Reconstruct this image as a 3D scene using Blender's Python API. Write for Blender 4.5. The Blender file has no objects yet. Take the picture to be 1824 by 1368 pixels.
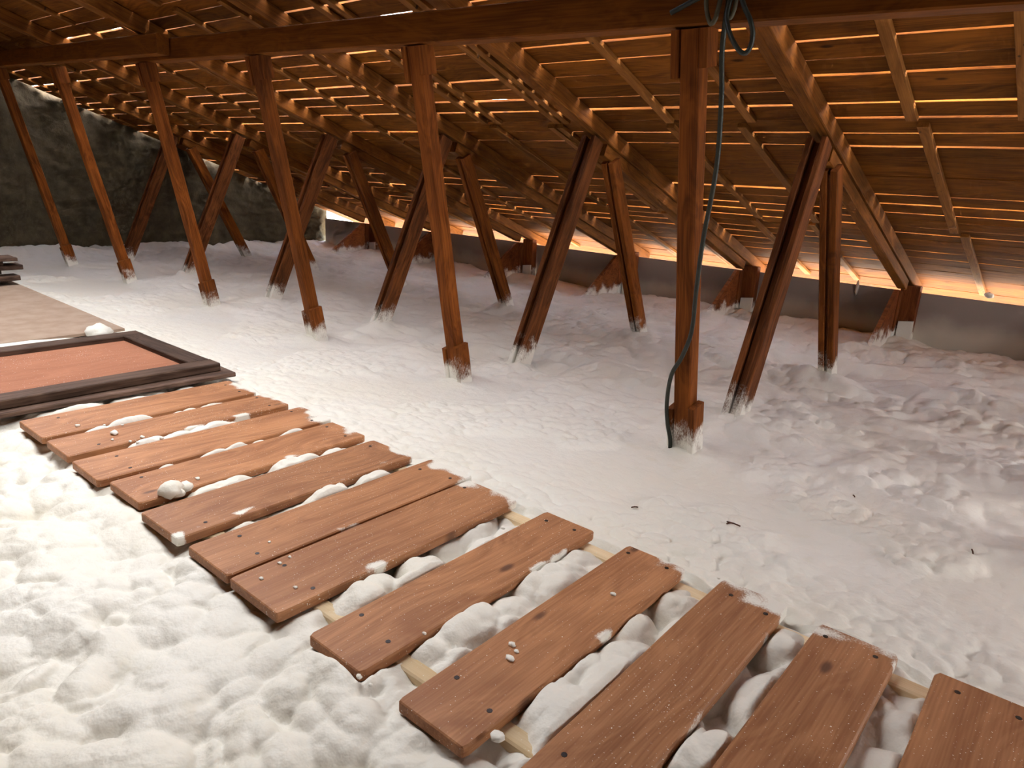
import bpy, math, random
import numpy as np
from mathutils import Matrix, Vector

random.seed(7)
SC = bpy.context.scene
COL = SC.collection

# ------------------------------------------------------------------ camera
cam_data = bpy.data.cameras.new('camera')
cam_data.sensor_fit = 'HORIZONTAL'
cam_data.sensor_width = 36.0
cam_data.lens = 1265.0 / 1824.0 * 36.0
cam_data.clip_start = 0.02
cam_data.clip_end = 300
cam = bpy.data.objects.new('camera', cam_data)
COL.objects.link(cam)
RW = np.array([[0.76427, 0.21699, -0.60729],
               [0.64303, -0.18488, 0.74319],
               [0.04899, -0.95851, -0.28083]])
cam.matrix_world = Matrix(((RW[0, 0], -RW[0, 1], -RW[0, 2], 0.0),
                           (RW[1, 0], -RW[1, 1], -RW[1, 2], 0.0),
                           (RW[2, 0], -RW[2, 1], -RW[2, 2], 1.4),
                           (0, 0, 0, 1)))
SC.camera = cam

# ------------------------------------------------------------------ sky, sun, added skylights and gable fill, exposure
SC.view_settings.view_transform = 'Standard'
SC.view_settings.look = 'None'
SC.view_settings.gamma = 1.0
SC.view_settings.use_curve_mapping = False
SC.view_settings.exposure = 0.48
SC.cycles.max_bounces = 5
SC.cycles.diffuse_bounces = 3
SC.cycles.glossy_bounces = 2
SC.cycles.transmission_bounces = 2
SC.cycles.caustics_reflective = False
SC.cycles.caustics_refractive = False
SC.cycles.use_adaptive_sampling = True
SC.cycles.adaptive_threshold = 0.05
SC.cycles.adaptive_min_samples = 20
SC.cycles.sample_clamp_indirect = 5.0
SKY_STRENGTH = 5.5
SUN_STRENGTH = 95.0
SKYLIGHT_FILL_WATTS = 38.0
GABLE_FILL_WATTS = 55.0
world = bpy.data.worlds.new('world')
SC.world = world
world.use_nodes = True
wn = world.node_tree
sky = wn.nodes.new('ShaderNodeTexSky')
sky.sky_type = 'NISHITA'
sky.sun_disc = False
sky.sun_elevation = math.radians(55)
sky.sun_rotation = math.radians(20)
wn.nodes['Background'].inputs['Strength'].default_value = SKY_STRENGTH
wn.links.new(sky.outputs[0], wn.nodes['Background'].inputs['Color'])
sun_data = bpy.data.lights.new('sun', 'SUN')
sun_data.energy = SUN_STRENGTH
sun_data.angle = math.radians(1.0)
sun_data.color = (1.0, 0.96, 0.90)
sun = bpy.data.objects.new('sun', sun_data)
sun.rotation_euler = (math.radians(-32), math.radians(10), 0)   # shines from beyond the eave, high up
sun.location = (0, 20, 20)
COL.objects.link(sun)

A = math.atan(0.35)                      # roof pitch
CA, SA = math.cos(A), math.sin(A)
ROOF0 = 3.7785                           # height of the underside of the roof boards at y = 0
def roof_z(y): return ROOF0 - 0.35 * y
SLOPE = Vector((0, CA, -SA))
NORM = Vector((0, SA, CA))

SKY_Y0, SKY_Y1 = 1.05, 2.25
ADDED_SKYLIGHTS = [-2.68, -4.53, -6.39, -8.35]        # unseen roof openings, added in these bays to light the foam
for sx in ADDED_SKYLIGHTS:
    ld = bpy.data.lights.new('added_skylight_fill', 'AREA')  # fill lamp set in an added skylight
    ld.shape = 'RECTANGLE'; ld.size = 1.35; ld.size_y = 1.1
    ld.energy = SKYLIGHT_FILL_WATTS
    ld.spread = math.radians(156)
    ld.color = (1.0, 0.985, 0.955)
    lo = bpy.data.objects.new('added_skylight_fill', ld)
    ym = (SKY_Y0 + SKY_Y1) / 2
    c = Vector((sx, ym, roof_z(ym))) - NORM * 0.01
    lo.matrix_world = Matrix.Translation(c) @ Matrix.Rotation(-A, 4, 'X')
    COL.objects.link(lo)

# two unseen gable openings, added to brighten the back of the attic
ADDED_GABLE_WINDOWS = [(2.2, 3.8, 0.95, 2.15), (4.5, 6.1, 0.45, 1.45)]     # y0, y1, z0, z1 in the wall at x = 4
for (wy0, wy1, wz0, wz1) in ADDED_GABLE_WINDOWS:
    ld = bpy.data.lights.new('added_gable_fill', 'AREA')  # fill lamp set in an added gable opening
    ld.shape = 'RECTANGLE'; ld.size = wz1 - wz0 - 0.1; ld.size_y = wy1 - wy0 - 0.1
    ld.energy = GABLE_FILL_WATTS
    ld.color = (1.0, 0.985, 0.955)
    lo = bpy.data.objects.new('added_gable_fill', ld)
    lo.matrix_world = Matrix.Translation((3.99, (wy0 + wy1) / 2, (wz0 + wz1) / 2)) @ Matrix.Rotation(math.radians(90), 4, 'Y')
    COL.objects.link(lo)

# ------------------------------------------------------------------ material helpers
def S(c):
    return tuple((v / 12.92 if v <= 0.04045 else ((v + 0.055) / 1.055) ** 2.4) for v in [k / 255 for k in c]) + (1.0,)

class NT:
    def __init__(self, name):
        self.m = bpy.data.materials.new(name)
        self.m.use_nodes = True
        self.t = self.m.node_tree
        self.b = self.t.nodes['Principled BSDF']
    def n(self, typ, **kw):
        nd = self.t.nodes.new(typ)
        for k, v in kw.items():
            setattr(nd, k, v)
        return nd
    def put(self, sock, v):
        if hasattr(v, 'is_linked') or isinstance(v, bpy.types.NodeSocket):
            self.t.links.new(v, sock)
        else:
            sock.default_value = v
    def math(self, op, a, b=0.0, c=None, clamp=False):
        nd = self.n('ShaderNodeMath', operation=op); nd.use_clamp = clamp
        self.put(nd.inputs[0], a); self.put(nd.inputs[1], b)
        if c is not None: self.put(nd.inputs[2], c)
        return nd.outputs[0]
    def noise(self, vec, scale, detail=2.0, rough=0.5, dist=0.0):
        nd = self.n('ShaderNodeTexNoise')
        self.put(nd.inputs['Vector'], vec)
        nd.inputs['Scale'].default_value = scale; nd.inputs['Detail'].default_value = detail
        nd.inputs['Roughness'].default_value = rough; nd.inputs['Distortion'].default_value = dist
        return nd.outputs['Fac']
    def ramp(self, fac, a, b, lo=0.0, hi=1.0):
        nd = self.n('ShaderNodeMapRange', interpolation_type='SMOOTHSTEP')
        self.put(nd.inputs['Value'], fac)
        nd.inputs['From Min'].default_value = a; nd.inputs['From Max'].default_value = b
        nd.inputs['To Min'].default_value = lo; nd.inputs['To Max'].default_value = hi
        return nd.outputs[0]
    def mix(self, f, a, b):
        nd = self.n('ShaderNodeMix', data_type='RGBA')
        self.put(nd.inputs[0], f); self.put(nd.inputs[6], a); self.put(nd.inputs[7], b)
        return nd.outputs[2]
    def mapping(self, vec, scale, loc=None):
        nd = self.n('ShaderNodeMapping')
        self.put(nd.inputs['Vector'], vec)
        nd.inputs['Scale'].default_value = scale
        if loc is not None: self.put(nd.inputs['Location'], loc)
        return nd.outputs[0]
    def bump(self, h, strength, dist=0.01):
        nd = self.n('ShaderNodeBump')
        nd.inputs['Strength'].default_value = strength
        nd.inputs['Distance'].default_value = dist
        self.put(nd.inputs['Height'], h)
        self.t.links.new(nd.outputs[0], self.b.inputs['Normal'])

FOAM_RGB = (0.86, 0.83, 0.765, 1.0)

def wood(name, c_light, c_dark, grain=1.0, knots=0.0, spray=None, specks=0.0, end_spray=False, nails=False, rough=0.7, vary=0.35, bumpy=False):
    """wood with the grain along the object's own x axis; spray=(z_full, z_none) leaves foam dust near the foam"""
    k = NT(name)
    tc = k.n('ShaderNodeTexCoord').outputs['Object']
    info = k.n('ShaderNodeObjectInfo').outputs['Random']
    off = k.n('ShaderNodeCombineXYZ')
    k.put(off.inputs[0], k.math('MULTIPLY', info, 37.0)); k.put(off.inputs[1], k.math('MULTIPLY', info, 91.0)); k.put(off.inputs[2], k.math('MULTIPLY', info, 53.0))
    v = k.n('ShaderNodeVectorMath', operation='ADD')
    k.put(v.inputs[0], tc); k.put(v.inputs[1], off.outputs[0])
    v = v.outputs[0]
    warp = k.noise(k.mapping(v, (1.2, 3.5, 3.5)), 1.6, 0.0)
    st = k.mapping(v, (1.1, 26 * grain, 26 * grain))
    wv = k.n('ShaderNodeVectorMath', operation='ADD')
    cx = k.n('ShaderNodeCombineXYZ')
    k.put(cx.inputs[1], k.math('MULTIPLY', warp, 9.0)); k.put(cx.inputs[2], k.math('MULTIPLY', warp, 5.0))
    k.put(wv.inputs[0], st); k.put(wv.inputs[1], cx.outputs[0])
    g1 = k.noise(wv.outputs[0], 1.0, 2.0, 0.6)
    fine = k.noise(k.mapping(v, (4, 160 * grain, 160 * grain)), 1.0, 0.0)
    blotch = k.noise(k.mapping(v, (1.6, 4, 4)), 1.3, 2.0)
    f = k.math('ADD', k.math('MULTIPLY', g1, 0.55), k.math('MULTIPLY', fine, 0.25))
    f = k.math('ADD', f, k.math('MULTIPLY', blotch, 0.35))
    f = k.ramp(f, 0.36, 0.80)
    col = k.mix(f, c_dark, c_light)
    # board to board variation
    hsv = k.n('ShaderNodeHueSaturation')
    k.put(hsv.inputs['Value'], k.math('ADD', k.math('MULTIPLY', info, vary), 1.0 - vary * 0.5))
    k.put(hsv.inputs['Color'], col)
    col = hsv.outputs[0]
    if knots:
        vo = k.n('ShaderNodeTexVoronoi'); vo.inputs['Scale'].default_value = 1.0
        k.put(vo.inputs['Vector'], k.mapping(v, (3.1, 7.5, 0.01)))
        d = k.ramp(vo.outputs['Distance'], 0.06, 0.17, 1.0, 0.0)
        sep = k.n('ShaderNodeSeparateColor'); k.t.links.new(vo.outputs['Color'], sep.inputs[0])
        keep = k.math('GREATER_THAN', sep.outputs[0], 1.0 - knots)
        kd = (c_dark[0] * 0.28, c_dark[1] * 0.25, c_dark[2] * 0.3, 1)
        col = k.mix(k.math('MULTIPLY', k.math('MULTIPLY', d, keep), 0.85), col, kd)
    if nails:
        vo = k.n('ShaderNodeTexVoronoi'); vo.inputs['Scale'].default_value = 1.0
        k.put(vo.inputs['Vector'], k.mapping(v, (9.0, 14.0, 0.01)))
        col = k.mix(k.ramp(vo.outputs['Distance'], 0.07, 0.12, 0.8, 0.0), col, (0.02, 0.012, 0.008, 1))
    pos = k.n('ShaderNodeNewGeometry').outputs['Position']
    white = None
    if spray:
        z = k.n('ShaderNodeSeparateXYZ'); k.t.links.new(pos, z.inputs[0])
        big = k.noise(pos, 7.0, 2.0)
        grit = k.noise(k.mapping(pos, (1, 1, .35)), 130.0, 2.0, 0.7)
        zz = k.math('ADD', z.outputs[2], k.math('MULTIPLY', k.math('SUBTRACT', big, 0.5), 0.35))
        cover = k.ramp(zz, spray[0], spray[1], 1.0, 0.0)
        white = k.math('MULTIPLY', k.ramp(k.math('SUBTRACT', k.math('MULTIPLY', cover, 1.3), grit), -0.28, 0.42), k.ramp(cover, 0.0, 0.25))
    if specks:
        sn = k.noise(pos, 150.0, 1.0)
        dens = k.noise(pos, 2.3, 2.0)
        w2 = k.ramp(k.math('ADD', sn, k.math('MULTIPLY', k.math('SUBTRACT', dens, 0.5), 0.16)), 0.735 - specks, 0.765 - specks)
        white = w2 if white is None else k.math('MAXIMUM', white, w2)
    if end_spray:
        xs = k.n('ShaderNodeSeparateXYZ'); k.t.links.new(tc, xs.inputs[0])
        big = k.noise(pos, 5.0, 2.0)
        grit = k.noise(pos, 140.0, 2.0, 0.7)
        zz = k.math('ADD', xs.outputs[0], k.math('MULTIPLY', k.math('SUBTRACT', big, 0.62), 0.5))
        cover = k.ramp(zz, 1.10, 1.26)
        # dust caught along the lower edge, in patches
        ed = k.ramp(xs.outputs[1], -0.085, -0.135)
        pat = k.noise(k.mapping(pos, (2.0, 2.6, 2.0)), 1.6, 2.0)
        cover = k.math('MAXIMUM', cover, k.math('MULTIPLY', ed, k.ramp(pat, 0.56, 0.68)))
        w3 = k.math('MULTIPLY', k.ramp(k.math('SUBTRACT', k.math('MULTIPLY', cover, 1.3), grit), -0.2, 0.45), k.ramp(cover, 0.0, 0.3))
        white = w3 if white is None else k.math('MAXIMUM', white, w3)
    if white is not None:
        col = k.mix(white, col, FOAM_RGB)
    k.put(k.b.inputs['Base Color'], col)
    k.b.inputs['Roughness'].default_value = rough
    k.b.inputs['Specular IOR Level'].default_value = 0.3 if bumpy else 0.1
    if bumpy: k.bump(fine, 0.2, 0.003)
    return k.m

M = {}
M['post'] = wood('post_wood', S((132, 73, 26)), S((78, 38, 11)), knots=0.10, spray=(-0.22, 0.16))
M['strut'] = wood('strut_wood', S((118, 68, 34)), S((60, 31, 15)), knots=0.08, spray=(-0.22, 0.22))
M['rafter'] = wood('rafter_wood', S((128, 77, 28)), S((82, 45, 13)), knots=0.08)
M['board'] = wood('roof_board_wood', S((126, 74, 20)), S((80, 42, 9)), knots=0.10, grain=0.7, vary=0.5, rough=0.8)
M['batten'] = wood('batten_wood', S((140, 92, 42)), S((104, 62, 24)), nails=True)
M['purlin'] = wood('purlin_wood', S((116, 66, 19)), S((82, 43, 10)), knots=0.10)
M['plank'] = wood('walkway_plank_wood', S((182, 128, 88)), S((136, 87, 54)), knots=0.30, specks=0.012, end_spray=True, rough=0.55, vary=0.25, bumpy=True)
M['rail'] = wood('pale_pine', S((238, 218, 186)), S((220, 194, 154)), specks=0.02)
M['darkwood'] = wood('dark_weathered_wood', S((98, 78, 66)), S((52, 38, 30)), specks=0.0)
M['panel'] = wood('brown_panel', S((172, 118, 92)), S((152, 100, 76)), grain=0.4, specks=0.004, vary=0.05)
M['eavepost'] = wood('eave_post_wood', S((134, 76, 38)), S((78, 38, 18)), spray=(-0.26, 0.06))
M['oldboard'] = wood('old_loose_board', S((110, 88, 76)), S((54, 40, 34)), vary=0.4)

def mat_foam():
    k = NT('spray_foam')
    pos = k.n('ShaderNodeNewGeometry').outputs['Position']
    n1 = k.noise(pos, 1.1, 3.0)
    n2 = k.noise(pos, 9.0, 3.0)
    col = k.mix(k.ramp(n1, 0.35, 0.7), (0.87, 0.845, 0.79, 1), (0.86, 0.82, 0.735, 1))
    col = k.mix(k.ramp(n2, 0.60, 0.78, 0, 0.35), col, (0.80, 0.745, 0.62, 1))
    k.put(k.b.inputs['Base Color'], col)
    k.b.inputs['Roughness'].default_value = 0.55
    k.b.inputs['Specular IOR Level'].default_value = 0.25
    h = k.noise(pos, 42.0, 2.0, 0.55)
    k.bump(h, 0.35, 0.012)
    return k.m
M['foam'] = mat_foam()

def mat_simple(name, c, c2=None, scale=8.0, rough=0.8, bump=0.0, detail=4.0, bd=0.02):
    k = NT(name)
    pos = k.n('ShaderNodeNewGeometry').outputs['Position']
    n = k.noise(pos, scale, detail, 0.6)
    k.put(k.b.inputs['Base Color'], k.mix(k.ramp(n, 0.3, 0.7), c, c2 or c))
    k.b.inputs['Roughness'].default_value = rough
    k.b.inputs['Specular IOR Level'].default_value = 0.3
    if bump: k.bump(n, bump, bd)
    return k.m
M['gable'] = mat_simple('dark_stone_render', S((76, 67, 50)), S((60, 53, 40)), 5.0, 0.95, 0.5, 4.0, 0.06)
M['hardboard'] = mat_simple('hardboard', S((172, 150, 132)), S((156, 132, 114)), 6.0, 0.8)
M['hardboard_edge'] = mat_simple('hardboard_edge', S((120, 86, 58)), S((90, 62, 40)), 20.0, 0.8)
M['cable'] = mat_simple('cable_sheath', S((48, 50, 42)), S((34, 36, 30)), 12.0, 0.45)
M['cable_grey'] = mat_simple('cable_sheath_grey', S((96, 90, 70)), S((70, 66, 52)), 12.0, 0.5)
M['nail'] = mat_simple('nail_head', S((44, 28, 20)), S((30, 20, 16)), 40.0, 0.5)
M['twig'] = mat_simple('splinter', S((86, 50, 34)), S((56, 32, 22)), 40.0, 0.8)
M['ground'] = mat_simple('dry_ground', S((158, 146, 124)), S((140, 126, 106)), 0.6, 0.95)
M['floor'] = mat_simple('subfloor', S((120, 100, 80)), S((100, 84, 66)), 3.0, 0.9)

def mat_eave_panel():
    k = NT('grey_eave_panel')
    pos = k.n('ShaderNodeNewGeometry').outputs['Position']
    z = k.n('ShaderNodeSeparateXYZ'); k.t.links.new(pos, z.inputs[0])
    n = k.noise(pos, 3.0, 3.0)
    zz = k.math('ADD', z.outputs[2], k.math('MULTIPLY', k.math('SUBTRACT', n, 0.5), 0.25))
    cover = k.ramp(zz, -0.12, 0.14, 0.8, 0.0)
    k.put(k.b.inputs['Base Color'], k.mix(cover, S((142, 130, 124)), (0.62, 0.56, 0.47, 1)))
    k.b.inputs['Roughness'].default_value = 0.6
    return k.m
M['eave_panel'] = mat_eave_panel()

def mat_diffuser_sheet():  # added sheet that passes daylight on to the board gaps
    m = bpy.data.materials.new('translucent_diffuser_sheet'); m.use_nodes = True
    t = m.node_tree; t.nodes.clear()
    out = t.nodes.new('ShaderNodeOutputMaterial')
    tr = t.nodes.new('ShaderNodeBsdfTranslucent'); tr.inputs[0].default_value = (0.80, 0.72, 0.645, 1)
    df = t.nodes.new('ShaderNodeBsdfDiffuse'); df.inputs[0].default_value = (0.5, 0.28, 0.2, 1)
    mx = t.nodes.new('ShaderNodeMixShader')
    nz = t.nodes.new('ShaderNodeTexNoise'); nz.inputs['Scale'].default_value = 1.4; nz.inputs['Detail'].default_value = 3
    ge = t.nodes.new('ShaderNodeNewGeometry'); t.links.new(ge.outputs['Position'], nz.inputs['Vector'])
    mr = t.nodes.new('ShaderNodeMapRange'); mr.inputs['From Min'].default_value = 0.35; mr.inputs['From Max'].default_value = 0.7
    mr.inputs['To Min'].default_value = 0.75; mr.inputs['To Max'].default_value = 0.1
    t.links.new(nz.outputs['Fac'], mr.inputs['Value']); t.links.new(mr.outputs[0], mx.inputs[0])
    t.links.new(tr.outputs[0], mx.inputs[1]); t.links.new(df.outputs[0], mx.inputs[2])
    t.links.new(mx.outputs[0], out.inputs[0])
    return m
M['diffuser_sheet'] = mat_diffuser_sheet()

def mat_glass():
    k = NT('window_glass')
    k.b.inputs['Base Color'].default_value = (0.9, 0.95, 0.95, 1)
    k.b.inputs['Transmission Weight'].default_value = 1.0
    k.b.inputs['Roughness'].default_value = 0.02
    return k.m
M['glass'] = mat_glass()

# ------------------------------------------------------------------ object helpers
def link(name, me, mat=None, parent=None, mw=None):
    o = bpy.data.objects.new(name, me)
    COL.objects.link(o)
    if mat is not None and me is not None and not me.materials: me.materials.append(mat)
    mw = mw or Matrix.Identity(4)
    if parent is not None:
        o.parent = parent
        base = Vector((0, 0, 0)); p = parent
        inv = parent_world(parent).inverted()
        o.matrix_local = inv @ mw
    else:
        o.matrix_world = mw
    o['_w'] = [x for r in mw for x in r]
    return o

def parent_world(p):
    v = p['_w']; return Matrix((v[0:4], v[4:8], v[8:12], v[12:16]))

def thing(name, loc, label, cat, group=None):
    o = link(name, None, mw=Matrix.Translation(loc))
    o.empty_display_size = 0.1
    tag(o, label, cat, group)
    return o

def tag(o, label=None, cat=None, group=None, kind=None):
    if label: o['label'] = label
    if cat: o['category'] = cat
    if group: o['group'] = group
    if kind: o['kind'] = kind
    return o

def mesh(name, verts, faces, smooth=False):
    me = bpy.data.meshes.new(name)
    me.from_pydata([tuple(v) for v in verts], [], faces)
    me.update()
    if smooth:
        for p in me.polygons: p.use_smooth = True
    return me

def frame(p0, p1, up):
    p0, p1, up = Vector(p0), Vector(p1), Vector(up)
    x = (p1 - p0).normalized()
    y = up.cross(x).normalized()
    z = x.cross(y)
    return Matrix(((x.x, y.x, z.x, p0.x), (x.y, y.y, z.y, p0.y), (x.z, y.z, z.z, p0.z), (0, 0, 0, 1))), (p1 - p0).length

def bar_mesh(name, L, w, d, ch=0.006, segs=1, jit=0.0, seed=0):
    """timber of length L along x, width w (y), depth d (z), chamfered arrises"""
    r = random.Random(seed)
    a, b = w / 2, d / 2
    prof = [(-a + ch, -b), (a - ch, -b), (a, -b + ch), (a, b - ch), (a - ch, b), (-a + ch, b), (-a, b - ch), (-a, -b + ch)]
    vs, fs = [], []
    for i in range(segs + 1):
        jy, jz, s = (r.uniform(-jit, jit), r.uniform(-jit, jit), 1 + r.uniform(-jit, jit) * 3) if jit else (0, 0, 1)
        for (y, z) in prof: vs.append((L * i / segs, y * s + jy, z * s + jz))
    for i in range(segs):
        for j in range(8):
            k = (j + 1) % 8
            fs.append((i * 8 + j, i * 8 + k, i * 8 + 8 + k, i * 8 + 8 + j))
    fs.append(tuple(range(7, -1, -1))); fs.append(tuple(range(segs * 8, segs * 8 + 8)))
    return mesh(name, vs, fs)

def beam(name, p0, p1, w, d, mat, parent=None, up=(0, 0, 1), segs=1, jit=0.0, ch=0.006):
    mw, L = frame(p0, p1, up)
    return link(name, bar_mesh(name, L, w, d, ch, segs, jit, seed=hash((round(p0[0], 3), round(p0[1], 3), round(p0[2], 3))) & 0xffff), mat, parent, mw)

def plate(name, pts, axis, t, mat, parent=None):
    """prism from a polygon of world points, thickness t along axis"""
    ax = Vector(axis) * (t / 2)
    c = sum((Vector(p) for p in pts), Vector()) / len(pts)
    vs = [Vector(p) - ax - c for p in pts] + [Vector(p) + ax - c for p in pts]
    n = len(pts)
    fs = [tuple(range(n - 1, -1, -1)), tuple(range(n, 2 * n))] + [(i, (i + 1) % n, n + (i + 1) % n, n + i) for i in range(n)]
    return link(name, mesh(name, vs, fs), mat, parent, Matrix.Translation(c))

def tube(name, pts, r, mat, parent=None, sides=8, sub=6):
    P = [Vector(p) for p in pts]
    S_ = []
    for i in range(len(P) - 1):
        a, b, c, d = P[max(i - 1, 0)], P[i], P[i + 1], P[min(i + 2, len(P) - 1)]
        for q in range(sub):
            t = q / sub
            S_.append(0.5 * ((2 * b) + (c - a) * t + (2 * a - 5 * b + 4 * c - d) * t * t + (3 * b - a - 3 * c + d) * t ** 3))
    S_.append(P[-1])
    o = S_[0].copy()
    vs, fs = [], []
    u = None
    for i, p in enumerate(S_):
        tg = (S_[min(i + 1, len(S_) - 1)] - S_[max(i - 1, 0)]).normalized()
        if u is None: u = tg.orthogonal().normalized()
        u = (u - tg * u.dot(tg)).normalized(); v = tg.cross(u)
        for j in range(sides):
            an = 2 * math.pi * j / sides
            vs.append(p - o + (u * math.cos(an) + v * math.sin(an)) * r)
    for i in range(len(S_) - 1):
        for j in range(sides):
            k = (j + 1) % sides
            fs.append((i * sides + j, i * sides + k, (i + 1) * sides + k, (i + 1) * sides + j))
    fs.append(tuple(range(sides - 1, -1, -1))); fs.append(tuple(range((len(S_) - 1) * sides, len(S_) * sides)))
    return link(name, mesh(name, vs, fs, True), mat, parent, Matrix.Translation(o))

def ico(sub):
    import bmesh
    bm = bmesh.new(); bmesh.ops.create_icosphere(bm, subdivisions=sub, radius=1.0)
    vs = [v.co.copy() for v in bm.verts]; fs = [tuple(v.index for v in f.verts) for f in bm.faces]
    bm.free(); return vs, fs
ICO = {1: ico(1), 2: ico(2), 3: ico(3)}

def lump(name, loc, rad, mat, seed, sub=2, rough=0.25, parent=None):
    from mathutils import noise
    vs, fs = ICO[sub]
    out = []
    for v in vs:
        n = noise.noise(v * 1.6 + Vector((seed * 3.7, seed * 1.3, 0))) * rough + abs(noise.noise(v * 3.5 + Vector((0, seed * 2.1, 9)))) * rough * 0.6
        w = v * (1 + n)
        out.append((w.x * rad[0], w.y * rad[1], w.z * rad[2]))
    return link(name, mesh(name, out, fs, True), mat, parent, Matrix.Translation(loc))

def box_joined(name, boxes, mat, parent=None):
    vs, fs = [], []
    for (x0, x1, y0, y1, z0, z1) in boxes:
        b = len(vs)
        vs += [(x0, y0, z0), (x1, y0, z0), (x1, y1, z0), (x0, y1, z0), (x0, y0, z1), (x1, y0, z1), (x1, y1, z1), (x0, y1, z1)]
        fs += [tuple(b + i for i in f) for f in ((3, 2, 1, 0), (4, 5, 6, 7), (0, 1, 5, 4), (1, 2, 6, 5), (2, 3, 7, 6), (3, 0, 4, 7))]
    return link(name, mesh(name, vs, fs), mat, parent)

# ------------------------------------------------------------------ the shell
TX = [-1.73, -3.625, -5.44, -7.34, -9.36, -11.25]           # truss positions, right to left
EX = TX + [0.17]                                       # trusses beside and behind the camera
GABLE_X, RIGHT_X, BACK_Y, WALL_Y, RIDGE_Y = -13.0, 4.0, -3.2, 9.3, -1.0
BAYS = [GABLE_X, -11.25, -9.36, -7.34, -5.44, -3.625, -1.73, 0.17, 2.07, RIGHT_X]

tag(box_joined('floor', [(GABLE_X, RIGHT_X, BACK_Y, WALL_Y, -0.5, -0.42)], M['floor']), 'boarded attic floor under the foam', kind='structure')
tag(box_joined('ground', [(-60, 60, WALL_Y + 0.3, 70, -4.0, -3.8)], M['ground']), 'pale dry ground outside below the eave', kind='structure')

# gable wall (left), rough stone render built as a displaced sheet
def gable():
    rnd = np.random.default_rng(3)
    ys = np.linspace(BACK_Y, WALL_Y + 0.1, 250); us = np.linspace(0, 1, 90)
    Yg, U = np.meshgrid(ys, us, indexing='ij')
    top = np.where(Yg > RIDGE_Y, ROOF0 - 0.35 * Yg, ROOF0 - 0.35 * RIDGE_Y - 0.35 * (RIDGE_Y - Yg)) + 0.02
    Zg = -0.5 + U * (top + 0.5)
    d = 0.05 * vnoise(Yg * 2.2, Zg * 2.2, 11) + 0.03 * vnoise(Yg * 6, Zg * 7, 12) + 0.02 * vnoise(Yg * 14, Zg * 18, 13)
    Xg = GABLE_X + 0.09 * d / 0.05
    me = grid_mesh('wall_left', Xg, Yg, Zg)
    o = link('wall_left', me, M['gable'])
    tag(o, 'dark rough stone gable wall', kind='structure')

_lat = {}
def lattice(seed):
    if seed not in _lat: _lat[seed] = np.random.default_rng(seed).random((256, 256)).astype(np.float32)
    return _lat[seed]
def vnoise(x, y, seed):
    L = lattice(seed)
    xi = np.floor(x).astype(np.int64); yi = np.floor(y).astype(np.int64)
    fx = x - xi; fy = y - yi
    fx = fx * fx * (3 - 2 * fx); fy = fy * fy * (3 - 2 * fy)
    a = L[xi & 255, yi & 255]; b = L[(xi + 1) & 255, yi & 255]; c = L[xi & 255, (yi + 1) & 255]; d = L[(xi + 1) & 255, (yi + 1) & 255]
    return (a * (1 - fx) + b * fx) * (1 - fy) + (c * (1 - fx) + d * fx) * fy - 0.5
def fbm(x, y, seed, o=3):
    s = 0; a = 1.0
    for i in range(o):
        s = s + a * vnoise(x * 2 ** i, y * 2 ** i, seed + i); a *= 0.5
    return s
def caps(x, y, cell, seed, rmin=0.55, rmax=0.95):
    """overlapping foam bubbles: height of the tallest dome over each point, in units of the cell"""
    u = x / cell; v = y / cell
    ui = np.floor(u).astype(np.int64); vi = np.floor(v).astype(np.int64)
    A_, B_, C_ = lattice(seed + 100), lattice(seed + 101), lattice(seed + 102)
    best = np.zeros_like(u)
    for dx in (-1, 0, 1):
        for dy in (-1, 0, 1):
            i = (ui + dx) & 255; j = (vi + dy) & 255
            px = ui + dx + A_[i, j]; py = vi + dy + B_[i, j]
            R = rmin + (rmax - rmin) * C_[i, j]
            q = 1 - ((u - px) ** 2 + (v - py) ** 2) / R ** 2
            best = np.maximum(best, R * np.sqrt(np.maximum(q, 0)))
    return best
def sstep(a, b, x):
    t = np.clip((x - a) / (b - a), 0, 1); return t * t * (3 - 2 * t)

def grid_mesh(name, X, Y, Z):
    nx, ny = X.shape
    me = bpy.data.meshes.new(name)
    co = np.stack([X, Y, Z], -1).astype(np.float32).reshape(-1)
    idx = np.arange(nx * ny).reshape(nx, ny)
    q = np.stack([idx[:-1, :-1], idx[1:, :-1], idx[1:, 1:], idx[:-1, 1:]], -1).reshape(-1, 4)
    me.vertices.add(nx * ny); me.vertices.foreach_set('co', co)
    me.loops.add(q.size); me.loops.foreach_set('vertex_index', q.reshape(-1).astype(np.int32))
    me.polygons.add(len(q)); me.polygons.foreach_set('loop_start', np.arange(0, q.size, 4, dtype=np.int32))
    me.polygons.foreach_set('use_smooth', np.ones(len(q), dtype=bool))
    me.update(calc_edges=True); me.validate()
    return me
gable()

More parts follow.
